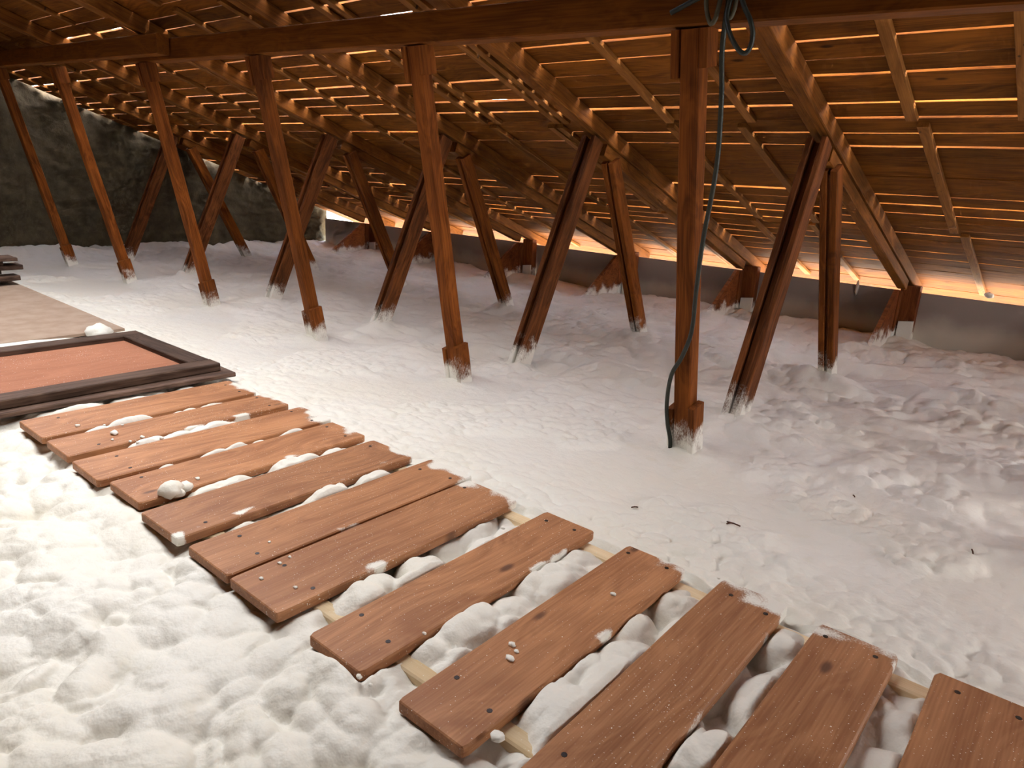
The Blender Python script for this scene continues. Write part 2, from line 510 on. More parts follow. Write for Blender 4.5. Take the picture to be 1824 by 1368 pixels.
(g0, g1, g2, g3), (h0, h1, h2, h3) = ADDED_GABLE_WINDOWS
tag(box_joined('wall_right', [(RIGHT_X, RIGHT_X + 0.1, a0, a1, b0, b1) for (a0, a1, b0, b1) in (
    (BACK_Y, g0, -0.5, 4.3), (g0, g1, -0.5, g2), (g0, g1, g3, 4.3), (g1, h0, -0.5, 4.3), (h0, h1, -0.5, h2), (h0, h1, h3, 4.3), (h1, WALL_Y + 0.1, -0.5, 4.3))],
    M['gable']), 'dark gable wall at the near end', kind='structure')
for q, (wy0, wy1, wz0, wz1) in enumerate(ADDED_GABLE_WINDOWS):
    w = link('window_%d' % (5 + q), None, mw=Matrix.Translation((RIGHT_X, wy0, wz0)))
    tag(w, 'added glazed opening in the near gable wall, for fill light', kind='structure')
    for (ya, za, yb, zb) in ((wy0, wz0, wy1, wz0), (wy0, wz1, wy1, wz1), (wy0, wz0, wy0, wz1), (wy1, wz0, wy1, wz1)):
        beam('window_frame', (RIGHT_X + .05, ya, za), (RIGHT_X + .05, yb, zb), 0.06, 0.06, M['rail'], w, up=(1, 0, 0))
    plate('pane', [(RIGHT_X + .06, wy0, wz0), (RIGHT_X + .06, wy1, wz0), (RIGHT_X + .06, wy1, wz1), (RIGHT_X + .06, wy0, wz1)], (1, 0, 0), 0.006, M['glass'], w)
tag(box_joined('wall_back', [(GABLE_X, RIGHT_X, BACK_Y - 0.1, BACK_Y, -0.5, 3.6)], M['board']), 'boarded partition behind the walkway', kind='structure')

# eave wall: a grey panel in each bay
we = link('wall_eave', None); tag(we, 'low grey panelled wall under the eave', kind='structure')
we_edges = sorted(BAYS)
for i in range(len(we_edges) - 1):
    x0, x1 = we_edges[i], we_edges[i + 1]
    zt = 0.345 + random.uniform(-0.012, 0.012)
    vs = [(x0 + 0.075, WALL_Y, -0.45), (x1 - 0.01, WALL_Y, -0.45), (x1 - 0.01, WALL_Y, zt), (x0 + 0.075, WALL_Y, zt + 0.006)]
    plate('panel', vs, (0, 1, 0), 0.03, M['eave_panel'], we)
tag(we, 'low grey panelled wall under the eave', kind='structure')

# ------------------------------------------------------------------ roof: boards, battens, added translucent sheet
ceil = link('ceiling', None, mw=Matrix.Translation((0, 3.2, roof_z(3.2))))
tag(ceil, 'sloping roof of rough sawn boards with glowing gaps', kind='structure')

def board_mesh(L, w, t, seed, jit=0.003, segs=5):
    r = random.Random(seed)
    vs, fs = [], []
    for i in range(segs + 1):
        e0 = r.uniform(-jit, jit); e1 = r.uniform(-jit, jit); zb = r.uniform(-0.002, 0.002)
        x = L * i / segs
        vs += [(x, -w / 2 + e0, zb), (x, w / 2 + e1, zb), (x, w / 2 + e1, t + zb), (x, -w / 2 + e0, t + zb)]
    for i in range(segs):
        for j in range(4):
            k = (j + 1) % 4
            fs.append((i * 4 + j, i * 4 + k, i * 4 + 4 + k, i * 4 + 4 + j))
    fs.append((3, 2, 1, 0)); fs.append(tuple(range(segs * 4, segs * 4 + 4)))
    return mesh('board', vs, fs)

def roof_mat(x, y, lift=0.0, yaw=0.0):
    p = Vector((x, y, roof_z(y))) + NORM * lift
    m = Matrix(((1, 0, 0, p.x), (0, SLOPE.y, NORM.y, p.y), (0, SLOPE.z, NORM.z, p.z), (0, 0, 0, 1)))
    return m @ Matrix.Rotation(yaw, 4, 'Z')

COURSES = [(2.27, 3.2), (3.2, 5.41), (5.41, 7.6), (7.6, 10.15)]
rest = []
rr = random.Random(21)
for ci, (y0, y1) in enumerate(COURSES):
    span = (y1 - y0) / CA
    nrow = int(round(span / 0.203))
    wbase = [rr.uniform(0.85, 1.15) for _ in range(nrow)]
    for bi in range(len(BAYS) - 1):
        x0, x1 = BAYS[bi], BAYS[bi + 1]
        ws = [w * rr.uniform(0.93, 1.07) for w in wbase]
        gaps = []
        for q in range(nrow):
            g = rr.choice([0.004, 0.010, 0.016, 0.022, 0.028])
            if ci == 0: g = rr.choice([0.0, 0.003, 0.006])
            if ci == 2 and 2 <= q <= 5: g = rr.choice([0.0, 0.0, 0.001, 0.002])
            if ci == 3: g = rr.choice([0.003, 0.010, 0.016, 0.02])
            if ci == 3 and q > nrow - 5: g = rr.choice([0.0, 0.002, 0.006])
            gaps.append(g)
        sc = (span - sum(gaps)) / sum(ws)
        t = 0.0
        for q in range(nrow):
            w = ws[q] * sc
            yc = y0 + (t + w / 2) * CA
            t += w + gaps[q]
            lift = rr.uniform(0, 0.006)
            yaw = rr.uniform(-0.003, 0.003)
            L = x1 - x0 - 0.004
            individual = bi < 8
            if individual:
                link('board', board_mesh(L, w, 0.020, rr.random()), M['board'], ceil, roof_mat(x0 + 0.002, yc, lift, yaw))
            else:
                rest.append((x0 + 0.002, x1 - 0.002, yc, w))
# roof over and behind the camera, added skylight openings left free
free = []
edges = [GABLE_X] + [e for sx in sorted(ADDED_SKYLIGHTS) for e in (sx - 0.7, sx + 0.7)] + [RIGHT_X]
for a_, b_ in zip(edges[0::2], edges[1::2]): free.append((a_, b_))
nq = 6; st_ = (SKY_Y1 + 0.02 - SKY_Y0 + 0.02) / nq
for q in range(nq):
    for a_, b_ in free: rest.append((a_, b_, SKY_Y0 - 0.02 + st_ * (q + .5), st_ / CA - 0.004))
nq = 10; st_ = (SKY_Y0 - 0.02 - RIDGE_Y) / nq
for q in range(nq): rest.append((GABLE_X, RIGHT_X, RIDGE_Y + st_ * (q + .5), st_ / CA - 0.004))
vs, fs = [], []
for (x0, x1, yc, w) in rest:
    b = len(vs)
    for zz in (0.0, 0.024):
        for (x, s) in ((x0, -1), (x1, -1), (x1, 1), (x0, 1)):
            p = Vector((x, yc, roof_z(yc))) + SLOPE * (s * w / 2) + NORM * zz
            vs.append(p)
    fs += [tuple(b + i for i in f) for f in ((3, 2, 1, 0), (4, 5, 6, 7), (0, 1, 5, 4), (1, 2, 6, 5), (2, 3, 7, 6), (3, 0, 4, 7))]
tag(link('board_field', mesh('board_field', vs, fs), M['board'], ceil), kind='stuff')
# rear slope
vs = [(GABLE_X, RIDGE_Y, roof_z(RIDGE_Y)), (RIGHT_X, RIDGE_Y, roof_z(RIDGE_Y)), (RIGHT_X, BACK_Y - .1, roof_z(RIDGE_Y) - 0.35 * (RIDGE_Y - BACK_Y + .1)), (GABLE_X, BACK_Y - .1, roof_z(RIDGE_Y) - 0.35 * (RIDGE_Y - BACK_Y + .1))]
plate('board_field', vs, (0, -SA, CA), 0.03, M['board'], ceil)
# unseen translucent sheet, added above the boards so their gaps glow
vs, fs = [], []
def uq(x0, x1, ya, yb):
    b = len(vs)
    for (x, y) in ((x0, ya), (x1, ya), (x1, yb), (x0, yb)): vs.append(Vector((x, y, roof_z(y))) + NORM * 0.062)
    fs.append((b, b + 1, b + 2, b + 3))
uq(GABLE_X - .1, RIGHT_X + .1, RIDGE_Y, SKY_Y0)
for a_, b_ in free: uq(a_, b_, SKY_Y0, SKY_Y1)
uq(GABLE_X - .1, RIGHT_X + .1, SKY_Y1, 10.2)
link('diffuser_sheet', mesh('diffuser_sheet', vs, fs), M['diffuser_sheet'], ceil)
# battens under the boards
BAT = {6: [(-2.27, -2.9), (-2.35, -2.95), (-2.41, -3.03)], 7: [(-1.15, -0.56), (-1.125, -0.5), (-1.06, -0.45)],
       5: [(-3.92, -4.72), (-4.15, -4.85), (-4.1, -4.8)]}
for bi in range(len(BAYS) - 1):
    x0, x1 = BAYS[bi], BAYS[bi + 1]
    for ci, (y0, y1) in enumerate(COURSES):
        if bi in BAT and ci > 0: xs = BAT[bi][ci - 1]
        elif bi in BAT: xs = BAT[bi][0]
        else: xs = (x1 - 0.42 - rr.uniform(-.08, .08), x1 - 1.2 - rr.uniform(-.08, .08))
        if bi == 6 and ci == 0: xs = (-1.9, -3.5)
        for xb in xs:
            ya, yb = y0 + 0.05, min(y1 - 0.03, 9.7)
            pa = Vector((xb, ya, roof_z(ya))) - NORM * 0.018
            pb = Vector((xb + rr.uniform(-.03, .03), yb, roof_z(yb))) - NORM * 0.018
            beam('batten', pa, pb, 0.07, 0.034, M['batten'], ceil, up=NORM, ch=0.003)

# frames and glazing of the added skylights
for i, sx in enumerate(ADDED_SKYLIGHTS):
    w = link('window_%d' % (i + 1), None, mw=Matrix.Translation((sx, 1.7, roof_z(1.7))))
    tag(w, 'added skylight above the walkway, for fill light', kind='structure')
    for (xa, ya, xb, yb) in ((-.7, SKY_Y0, .7, SKY_Y0), (-.7, SKY_Y1, .7, SKY_Y1), (-.7, SKY_Y0, -.7, SKY_Y1), (.7, SKY_Y0, .7, SKY_Y1)):
        pa = Vector((sx + xa, ya, roof_z(ya))) + NORM * 0.05; pb = Vector((sx + xb, yb, roof_z(yb))) + NORM * 0.05
        beam('window_frame', pa, pb, 0.05, 0.09, M['rail'], w, up=NORM)
    pts = [Vector((sx + xa, ya, roof_z(ya))) + NORM * 0.07 for (xa, ya) in ((-.68, SKY_Y0 + .02), (.68, SKY_Y0 + .02), (.68, SKY_Y1 - .02), (-.68, SKY_Y1 - .02))]
    plate('pane', pts, NORM, 0.006, M['glass'], w)

# ------------------------------------------------------------------ roof trusses
ORD = ['rightmost', 'second from the right', 'third from the right', 'fourth from the right', 'fifth from the right', 'leftmost']
def zpur(x): return 2.105 + 0.0265 * (-x - 1.7)
POST_D = 0.102
def post_y(z): return 3.80 - 0.205 * (z + 0.15)

for i, x in enumerate(EX):
    vis = i < 6
    # --- rafter, two plies, with a doubling beam under its lower half
    if vis:
        lab = {0: 'heavy double rafter meeting the dark leaning strut at the right',
               1: 'double rafter second from the right, just left of the cable post',
               2: 'double rafter third from the right in the middle of the roof',
               3: 'double rafter fourth from the right, over the crossing struts',
               4: 'double rafter fifth from the right, towards the dark gable',
               5: 'last double rafter beside the dark gable wall'}[i]
    else:
        lab = 'double rafter at the right, out beside the camera'
    rf = thing('rafter', (x, 5.4, roof_z(5.4) - 0.1), lab, 'rafter', 'rafters of the roof')
    ya, yb = (1.15 if abs(x + 2.67) < 0 else RIDGE_Y), 9.72
    for s, dd in ((-1, 0.118), (1, 0.132)):
        pa = Vector((x + s * 0.0365, ya, roof_z(ya))) - NORM * (dd / 2 + 0.001)
        pb = Vector((x + s * 0.0365, yb, roof_z(yb))) - NORM * (dd / 2 + 0.001)
        beam('rafter_ply', pa, pb, 0.071, dd, M['rafter'], rf, up=NORM, segs=8, jit=0.0012)
    pa = Vector((x, 5.56, roof_z(5.56))) - NORM * 0.185
    pb = Vector((x, 9.02, roof_z(9.02))) - NORM * 0.185
    beam('doubling_beam', pa, pb, 0.10, 0.105, M['rafter'], rf, up=NORM, segs=4, jit=0.0012)
    # --- post under the purlin
    if vis or i == 6:
        o = ORD[i] if vis else ''
        lab = {0: 'rightmost timber post, the dark cable running down it',
               1: 'second timber post from the right, foam dusted cleats at its foot',
               2: 'third timber post from the right under the long beam',
               3: 'fourth timber post from the right under the long beam',
               4: 'fifth timber post from the right, before the dark gable wall',
               5: 'leftmost timber post, closest to the dark gable wall'}.get(i, 'timber post under the long beam, just right of the view')
        zt = zpur(x) if i < 5 else zpur(x) + 0.06
        zt -= 0.0
        yt = post_y(zt)
        if i >= 4: yt -= 0.05
        yb = 3.80 + 0.03
        pt = thing('support_post', (x, yb, -0.15), lab, 'post', 'posts under the purlin')
        p0 = Vector((x, post_y(-0.38), -0.38)); p1 = Vector((x, yt, zt))
        d = (p1 - p0).normalized()
        beam('post', p0, p1, POST_D, POST_D, M['post'], pt, up=(0, 1, 0), segs=6, jit=0.0015, ch=0.008)
        for s in (-1, 1):
            q0 = p0 + d * 0.05; hgt = 0.50 + 0.02 * s
            a0 = q0 + Vector((s * 0.073, -0.012 if s > 0 else 0.012, 0))
            beam('foot_cleat', a0, a0 + d * hgt, 0.042, 0.13, M['post'], pt, up=(0, 1, 0))
            b1 = p1 + Vector((s * 0.073, -0.004, -0.001)); 
            beam('head_cleat', b1 - d * (0.17 if s > 0 else 0.21), b1, 0.042, 0.12, M['post'], pt, up=(0, 1, 0))
    # --- outward leaning strut
    if vis:
        on = ORD[i]
        lab1 = {0: 'dark strut leaning outward to the rightmost rafter, thickest in view'}.get(i, 'strut leaning outward up to the rafter, %s of its row' % on)
        lab2 = 'strut leaning back to the camera under the rafter, %s of its row' % on
    else:
        lab1 = 'outward leaning strut just right of the view'; lab2 = 'back leaning strut just right of the view'
    jz = 1.70
    st = thing('raking_strut', (x, 4.5, -0.15), lab1, 'strut', 'struts leaning outward')
    a0 = Vector((x, 4.40, -0.36)); a1 = Vector((x, 5.36, roof_z(5.36) - 0.17))
    upv = (0, 1, 0.4)
    for s in (-1, 1):
        beam('strut_board', a0 + Vector((s * 0.048, 0, 0)), a1 + Vector((s * 0.048, 0, 0)), 0.042, 0.15, M['strut'], st, up=upv, segs=3, jit=0.001)
    beam('spacer', a0 + Vector((0, 0.012, 0)), a1 + Vector((0, 0.012, -.03)), 0.05, 0.10, M['strut'], st, up=upv, segs=3, jit=0.001)
    s2 = thing('back_leaning_strut', (x, 6.5, -0.15), lab2, 'strut', 'struts leaning back')
    a0 = Vector((x + 0.03, 6.58, -0.36)); a1 = Vector((x + 0.03, 5.62, roof_z(5.62) - 0.24))
    for s in (-1, 1):
        beam('strut_board', a0 + Vector((s * 0.036, 0, 0)), a1 + Vector((s * 0.036, 0, 0)), 0.052, 0.13, M['post'], s2, up=(0, 1, 0.4), segs=3, jit=0.001)
    beam('spacer', a0 + Vector((0, 0.015, 0)), a1 + Vector((0, 0.015, -.03)), 0.03, 0.09, M['strut'], s2, up=(0, 1, 0.4), segs=2)
    # --- short post and gusset at the eave
    if vis:
        lab = {0: 'short eave post with gusset at the right, white board at its foot'}.get(i, 'short eave post with triangular gusset, %s of its row' % ORD[i])
    else: lab = 'short eave post just right of the view'
    ep = thing('eave_post', (x, 9.1, -0.1), lab, 'post', 'short posts at the eave')
    zt = roof_z(9.1) - 0.12
    ybk = WALL_Y - 0.1
    beam('post', (x + 0.05, ybk, -0.42), (x + 0.05, ybk, roof_z(ybk) - 0.135), 0.20, 0.12, M['eavepost'], ep, up=(0, 1, 0))
    beam('front_post', (x - 0.055, ybk - 0.12, -0.42), (x - 0.055, ybk - 0.12, roof_z(ybk - .12) - 0.24), 0.075, 0.10, M['eavepost'], ep, up=(0, 1, 0))
    yg = ybk - 0.17
    plate('gusset', [(x - 0.06, yg, -0.4), (x - 0.06, yg, roof_z(yg) - 0.245), (x - 0.06, yg - 0.06, roof_z(yg) - 0.245), (x - 0.06, yg - 0.98, -0.25), (x - 0.06, yg - 1.0, -0.4)], (1, 0, 0), 0.045, M['eavepost'], ep)
    plate('foot_board', [(x + 0.0, ybk - 0.085, -0.3), (x + 0.155, ybk - 0.085, -0.3), (x + 0.155, ybk - 0.085, 0.03), (x + 0.0, ybk - 0.085, 0.01)], (0, 1, 0), 0.03, M['foam'], ep)

# ------------------------------------------------------------------ purlin in two lapped lengths
pu = thing('purlin', (-3, 3.3, 2.1), 'long brown beam carried by the posts across the top', 'beam', 'purlins')
def ypur(x, zc): return 3.335
beam('purlin_beam', (3.9, 3.335, zpur(3.9) + 0.09), (-7.72, 3.335, zpur(-7.72) + 0.09), 0.13, 0.18, M['purlin'], pu, up=(0, 0, 1), segs=10, jit=0.0012, ch=0.008)
pu2 = thing('purlin', (-9.5, 3.18, 2.3), 'shorter beam lapped onto the long one, running to the dark gable', 'beam', 'purlins')
beam('purlin_beam', (-6.75, 3.20, zpur(-6.75) + 0.115), (-12.95, 3.20, zpur(-12.95) + 0.115), 0.11, 0.17, M['purlin'], pu2, up=(0, 0, 1), segs=6, jit=0.0012, ch=0.008)

# ------------------------------------------------------------------ walkway of planks on two rails
PL = [(-4.325, -3.98, 1.10, 2.31), (-3.925, -3.64, 1.10, 2.32), (-3.565, -3.26, 1.09, 2.35), (-3.215, -2.91, 1.12, 2.32),
      (-2.83, -2.51, 1.09, 2.31), (-2.435, -2.14, 1.09, 2.35), (-2.125, -1.815, 1.085, 2.30), (-1.66, -1.40, 1.09, 2.305),
      (-1.245, -0.985, 1.09, 2.305), (-0.845, -0.595, 1.08, 2.34), (-0.495, -0.248, 1.08, 2.31), (-0.135, 0.14, 1.09, 2.31),
      (0.27, 0.54, 1.08, 2.32), (0.66, 0.93, 1.09, 2.31)]
PLANK_T = 0.038
wk = thing('walkway', (-1.8, 1.7, -0.1), 'walkway of spaced brown planks screwed onto pale rails across the foam', 'walkway')
def plank_mesh(w, L, t, seed):
    """plank along local x with softly rounded ends and arrises"""
    r = random.Random(seed)
    vs, fs = [], []
    xs = [0.0, 0.004, 0.02, L * 0.25, L * 0.5, L * 0.75, L - 0.02, L - 0.004, L]
    ins = [0.012, 0.006, 0.0, 0, 0, 0, 0.0, 0.006, 0.012]
    ch = 0.005
    for x, i_ in zip(xs, ins):
        a = w / 2 - i_ + (r.uniform(-.002, .002) if i_ == 0 else 0); b0, b1 = -t / 2, t / 2
        zt = 0.0 if i_ < 0.012 else 0.003
        for (y, z) in ((-a + ch, b0 + zt), (a - ch, b0 + zt), (a, b0 + ch), (a, b1 - ch), (a - ch, b1 - zt), (-a + ch, b1 - zt), (-a, b1 - ch), (-a, b0 + ch)):
            vs.append((x, y, z))
    n = len(xs)
    for i in range(n - 1):
        for j in range(8):
            k = (j + 1) % 8
            fs.append((i * 8 + j, i * 8 + k, i * 8 + 8 + k, i * 8 + 8 + j))
    fs.append(tuple(range(7, -1, -1))); fs.append(tuple(range((n - 1) * 8, n * 8)))
    return mesh('plank', vs, fs)
def disc_mesh(r, n=8):
    vs = [(r * math.cos(2 * math.pi * j / n), r * math.sin(2 * math.pi * j / n), z) for z in (-0.004, 0.0012) for j in range(n)]
    fs = [tuple(range(n - 1, -1, -1)), tuple(range(n, 2 * n))] + [(j, (j + 1) % n, n + (j + 1) % n, n + j) for j in range(n)]
    return mesh('screw_head', vs, fs)
screw_me = disc_mesh(0.0085)
pr = random.Random(5)
for (x0, x1, y0, y1) in PL:
    w = x1 - x0
    mw = Matrix(((0, -1, 0, (x0 + x1) / 2), (1, 0, 0, y0), (0, 0, 1, -PLANK_T / 2), (0, 0, 0, 1))) @ Matrix.Rotation(pr.uniform(-.006, .006), 4, 'Z') @ Matrix.Rotation(pr.uniform(-.004, .004), 4, 'X')
    pk = link('plank', plank_mesh(w, y1 - y0, PLANK_T, pr.random()), M['plank'], wk, mw)
    for yy in (1.25, 2.235):
        for fx in (0.2, 0.8):
            if pr.random() < 0.12: continue
            q = Matrix.Translation((x0 + w * fx + pr.uniform(-.015, .015), yy + pr.uniform(-.02, .02), 0.0))
            link('screw_head', screw_me, M['nail'], pk, q)
for yy in (1.25, 2.235):
    beam('rail', (-4.42, yy, -PLANK_T - 0.036), (1.1, yy, -PLANK_T - 0.036), 0.062, 0.07, M['rail'], wk, up=(0, 0, 1), segs=5, jit=0.001)

# ------------------------------------------------------------------ framed panel, board under it, hardboard sheet and board pile
ub = beam('loose_board', (-4.60, 1.02, 0.0), (-4.56, 2.42, 0.0), 0.27, 0.03, M['oldboard'])
tag(ub, 'dark loose board sticking out from under the framed panel', 'board')
FX0, FX1, FY0, FY1, FZ = -5.84, -4.52, 0.95, 2.36, 0.016
fr = thing('framed_panel', (-5.2, 1.65, FZ), 'dark framed panel with reddish brown infill lying past the walkway', 'panel')
FT = 0.055; FW = 0.15
beam('frame_rail', (FX1 - FW / 2, FY0, FZ + FT / 2), (FX1 - FW / 2, FY1, FZ + FT / 2), FW, FT, M['darkwood'], fr, segs=4, jit=.0015)
beam('frame_rail', (FX0 + FW / 2, FY0, FZ + FT / 2), (FX0 + FW / 2, FY1, FZ + FT / 2), FW, FT, M['darkwood'], fr, segs=4, jit=.0015)
beam('frame_stile', (FX0 + FW, FY0 + FW / 2, FZ + FT / 2), (FX1 - FW, FY0 + FW / 2, FZ + FT / 2), FW, FT, M['darkwood'], fr, segs=4, jit=.0015)
beam('frame_stile', (FX0 + FW, FY1 - FW / 2, FZ + FT / 2), (FX1 - FW, FY1 - FW / 2, FZ + FT / 2), FW, FT, M['darkwood'], fr, segs=4, jit=.0015)
beam('infill_panel', ((FX0 + FX1) / 2, FY0 + FW - .01, FZ + 0.012), ((FX0 + FX1) / 2, FY1 - FW + .01, FZ + 0.012), FX1 - FX0 - 2 * FW + .02, 0.014, M['panel'], fr, ch=0.001)

hb = plate('hardboard_sheet', [(-6.14, 0.75, 0.018), (-6.14, 2.40, 0.018), (-10.9, 2.50, 0.018), (-10.9, 0.75, 0.018)], (0, 0, 1), 0.022, M['hardboard'])
tag(hb, 'pale grey brown hardboard sheet lying on the foam at the left', 'sheet')

pile = [(-9.15, 1.05, 2.40, .22, .045, .02), (-8.9, .95, 2.46, .2, .05, -.03), (-9.2, 1.0, 2.36, .24, .05, .05), (-9.0, 1.0, 2.52, .22, .05, -.02), (-9.1, .9, 2.36, .26, .05, .03), (-8.98, 1.0, 2.46, .3, .035, .0)]
zz = 0.03
for i, (xc, ya, yb, w, t, an) in enumerate(pile):
    b = beam('loose_board', (xc - an, ya, zz + t / 2), (xc + an, yb, zz + t / 2), w, t, M['oldboard'], segs=4, jit=.003)
    tag(b, ['lowest dark board of the pile on the hardboard sheet', 'second board from the bottom of the dark pile at the left',
            'third board from the bottom of the dark pile at the left', 'board jutting out farthest from the dark pile at the left',
            'second board from the top of the dark pile at the left', 'topmost board of the dark pile, paler on top'][i], 'board', 'boards piled at the left')
    zz += t + 0.001

# ------------------------------------------------------------------ cables at the rightmost post
def facey(z): return post_y(z) - POST_D / 2 - 0.018
def on_y(px, py, y):
    d = RW @ np.array([px - 912.0, py - 684.0, 1265.0])
    t = y / d[1]
    return Vector((t * d[0], y, 1.4 + t * d[2]))
def cable_pt(px, py):
    p = on_y(px, py, 3.4)
    for _ in range(6): p = on_y(px, py, facey(p.z) - 0.01)
    return p
cpts = [Vector((-1.52, 3.22, 2.42)), Vector((-1.52, 3.22, 2.25))] + [cable_pt(*q) for q in [(1287, 80), (1285, 180), (1276, 300), (1252, 430), (1240, 520), (1232, 590), (1215, 635), (1196, 668), (1188, 715), (1189, 755), (1194, 790)]]
cpts.append(cpts[-1] + Vector((0.0, 0.01, -0.2)))
tag(tube('cable', cpts, 0.0125, M['cable']), 'long dark cable hanging from the beam down along the rightmost post', 'cable')
cl = []
for q in [(1303, -40), (1300, 0), (1294, 30), (1300, 60), (1312, 84), (1325, 95), (1336, 85), (1341, 60), (1336, 35), (1326, 12), (1318, -20), (1322, -60)]:
    cl.append(on_y(q[0], q[1], 3.19 + 0.012 * math.sin(len(cl) * 1.3)))
tag(tube('cable_coil', cl, 0.0105, M['cable']), 'largest dark cable loop hanging under the beam beside the post', 'cable')
cl = [on_y(x, y, 3.205) for (x, y) in [(1263, -40), (1258, 0), (1260, 25), (1266, 42), (1273, 36), (1278, 20), (1284, -5), (1290, -50)]]
tag(tube('cable_coil', cl, 0.0105, M['cable_grey']), 'small grey cable loop hanging left of the big loop', 'cable')
cl = [on_y(x, y, 3.225) for (x, y) in [(1312, -50), (1311, 0), (1306, 22), (1300, 32), (1297, 20), (1303, -10), (1305, -50)]]
tag(tube('cable_coil', cl, 0.010, M['cable_grey']), 'grey cable strands between the two hanging loops', 'cable')
cl = [on_y(x, y, 3.245) for (x, y) in [(1195, 23), (1212, 14), (1232, 3), (1255, -10), (1275, -30)]]
tag(tube('cable', cl, 0.012, M['cable']), 'short black cable end along the beam face above the post', 'cable')

# ------------------------------------------------------------------ spray foam
def foam():
    xs = np.concatenate([np.arange(-13.15, -10.0, 0.032), np.arange(-10.0, -5.0, 0.02), np.arange(-5.0, 0.7, 0.0098), np.arange(0.7, 1.6, 0.014), np.arange(1.6, 3.98, 0.05)])
    ys = np.concatenate([np.arange(-3.15, -0.6, 0.05), np.arange(-0.6, 3.3, 0.0095), np.arange(3.3, 5.2, 0.017), np.arange(5.2, WALL_Y, 0.026)])
    X, Y = np.meshgrid(xs, ys, indexing='ij')
    wx = X + 0.05 * fbm(X * 4, Y * 4, 1); wy = Y + 0.05 * fbm(X * 4 + 9, Y * 4, 5)
    wx2 = X + 0.022 * fbm(X * 9, Y * 9, 41, 2); wy2 = Y + 0.022 * fbm(X * 9 + 9, Y * 9, 45, 2)
    base = np.interp(Y, [-3, 0.4, 1.0, 2.4, 2.9, 3.8, 5.0, 7.0, 8.4, 9.3], [-.08, -.075, -.045, -.085, -.11, -.15, -.14, -.17, -.20, -.215]) - 0.05 * sstep(-3.2, -1.6, X) * sstep(4.9, 6.0, Y)
    # left of the walkway: big soft billows
    wlx = X + 0.09 * vnoise(X * 3.1, Y * 3.1, 81) + 0.02 * vnoise(X * 9, Y * 9, 83); wly = Y + 0.09 * vnoise(X * 3.1, Y * 3.1, 82) + 0.02 * vnoise(X * 9, Y * 9, 84)
    mm = sstep(-.25, .3, fbm(X * 2.1, Y * 2.1, 85))
    L1 = 0.062 * caps(wlx, wly, 0.21, 1, .62, 1.05) + (0.024 + 0.030 * mm) * caps(wlx, wly, 0.09, 2, .6, 1.0) + 0.012 * mm * caps(wx2, wy2, 0.042, 3) + 0.05 * fbm(X * 1.3, Y * 1.3, 21) - 0.085
    # between the planks: fat rolls squeezed up through the gaps
    B1 = 0.10 * caps(wlx, wly, 0.145, 4, .6, 1.05) + 0.020 * caps(wlx, wly, 0.065, 5) + 0.05 * fbm(X * 2.6, Y * 2.6, 23) - 0.03
    # right of it: flat skin with islands of small bubbles
    isl = sstep(0.02, 0.22, fbm(X * 1.7 + 3, Y * 1.7, 31))
    near = np.exp(-((Y - 2.45) / 0.35) ** 2)
    R1 = 0.018 * fbm(X * 1.6, Y * 1.6, 33) + 0.006 * fbm(X * 9, Y * 9, 35) + np.maximum(isl, near * 0.9) * (0.034 * caps(wx2, wy2, 0.07, 6) + 0.008 * caps(wx2, wy2, 0.032, 7)) + 0.005 * caps(wx2, wy2, 0.05, 8)
    # back: wind-ripple like waves of small lumps
    wv = fbm(X * 1.1, Y * 2.2, 51)
    K1 = 0.085 * wv + 0.06 * np.abs(fbm(X * 2.6, Y * 4.2, 55)) + (0.35 + 0.65 * sstep(-.1, .25, fbm(X * 1.9, Y * 2.5, 57))) * (0.044 * caps(wx2, wy2, 0.10, 9, .65, 1.05) + 0.015 * caps(wx2, wy2, 0.058, 10, .65, 1.05)) - 0.02
    yy = Y + 0.25 * fbm(X * 1.2, Y * 1.2, 61)
    wl = 1 - sstep(1.12, 1.34, Y + 0.12 * vnoise(X * 5, Y * 5, 91))
    wr = sstep(2.30, 2.42, Y)
    wk_ = sstep(3.4, 4.5, yy + 0.5 * fbm(X * .8, Y * .8, 63))
    H = base + L1 * wl + B1 * (1 - wl) * (1 - wr) + wr * (R1 * (1 - wk_) + K1 * wk_)
    # drop beside the left rail so that the rail and plank ends show
    H += 0.028 * np.exp(-((Y - 1.10) / 0.12) ** 2) * (X > -4.6)
    # between planks, lower at the rails
    mid = sstep(1.24, 1.42, Y) * (1 - sstep(2.10, 2.24, Y))
    H = np.where((Y > 1.05) & (Y < 2.38) & (X > -4.5), H - (1 - mid) * 0.03 * sstep(1.14, 1.22, Y) * (Y < 2.34), H)
    # heaps round the feet of the timber
    for x in EX:
        for (yc, a, r) in ((3.80, .05, .17), (4.5, .05, .2), (6.5, .05, .2), (8.2, .04, .3), (9.1, .05, .4)):
            H += a * np.exp(-(((X - x) ** 2 + (Y - yc) ** 2) / r ** 2)) * (1 + 0.8 * fbm(X * 7, Y * 7, 71))
    # foam climbs at the gable
    H += 0.10 * np.exp(-((X + 12.95) / 0.22) ** 2)
    # pressed down under planks, panel and sheet
    def press(x0, x1, y0, y1, z, e=0.02):
        nonlocal H
        d = np.minimum(np.minimum(X - x0, x1 - X), np.minimum(Y - y0, y1 - Y))
        m = sstep(-e, e * 0.4, d)
        H = np.where(d > -e, H * (1 - m) + np.minimum(H, z) * m, H)
    for (x0, x1, y0, y1) in PL: press(x0, x1, y0, y1, -PLANK_T - 0.008)
    press(-4.75, -4.42, 1.0, 2.44, -0.03)
    press(FX0, FX1, FY0, FY1, -0.02, 0.03)
    press(-13.1, -6.13, 0.6, 2.5, -0.02, 0.04)
    soft = np.where(H > -0.02, -0.02 + 0.055 * np.tanh((H + 0.02) / 0.055), H)
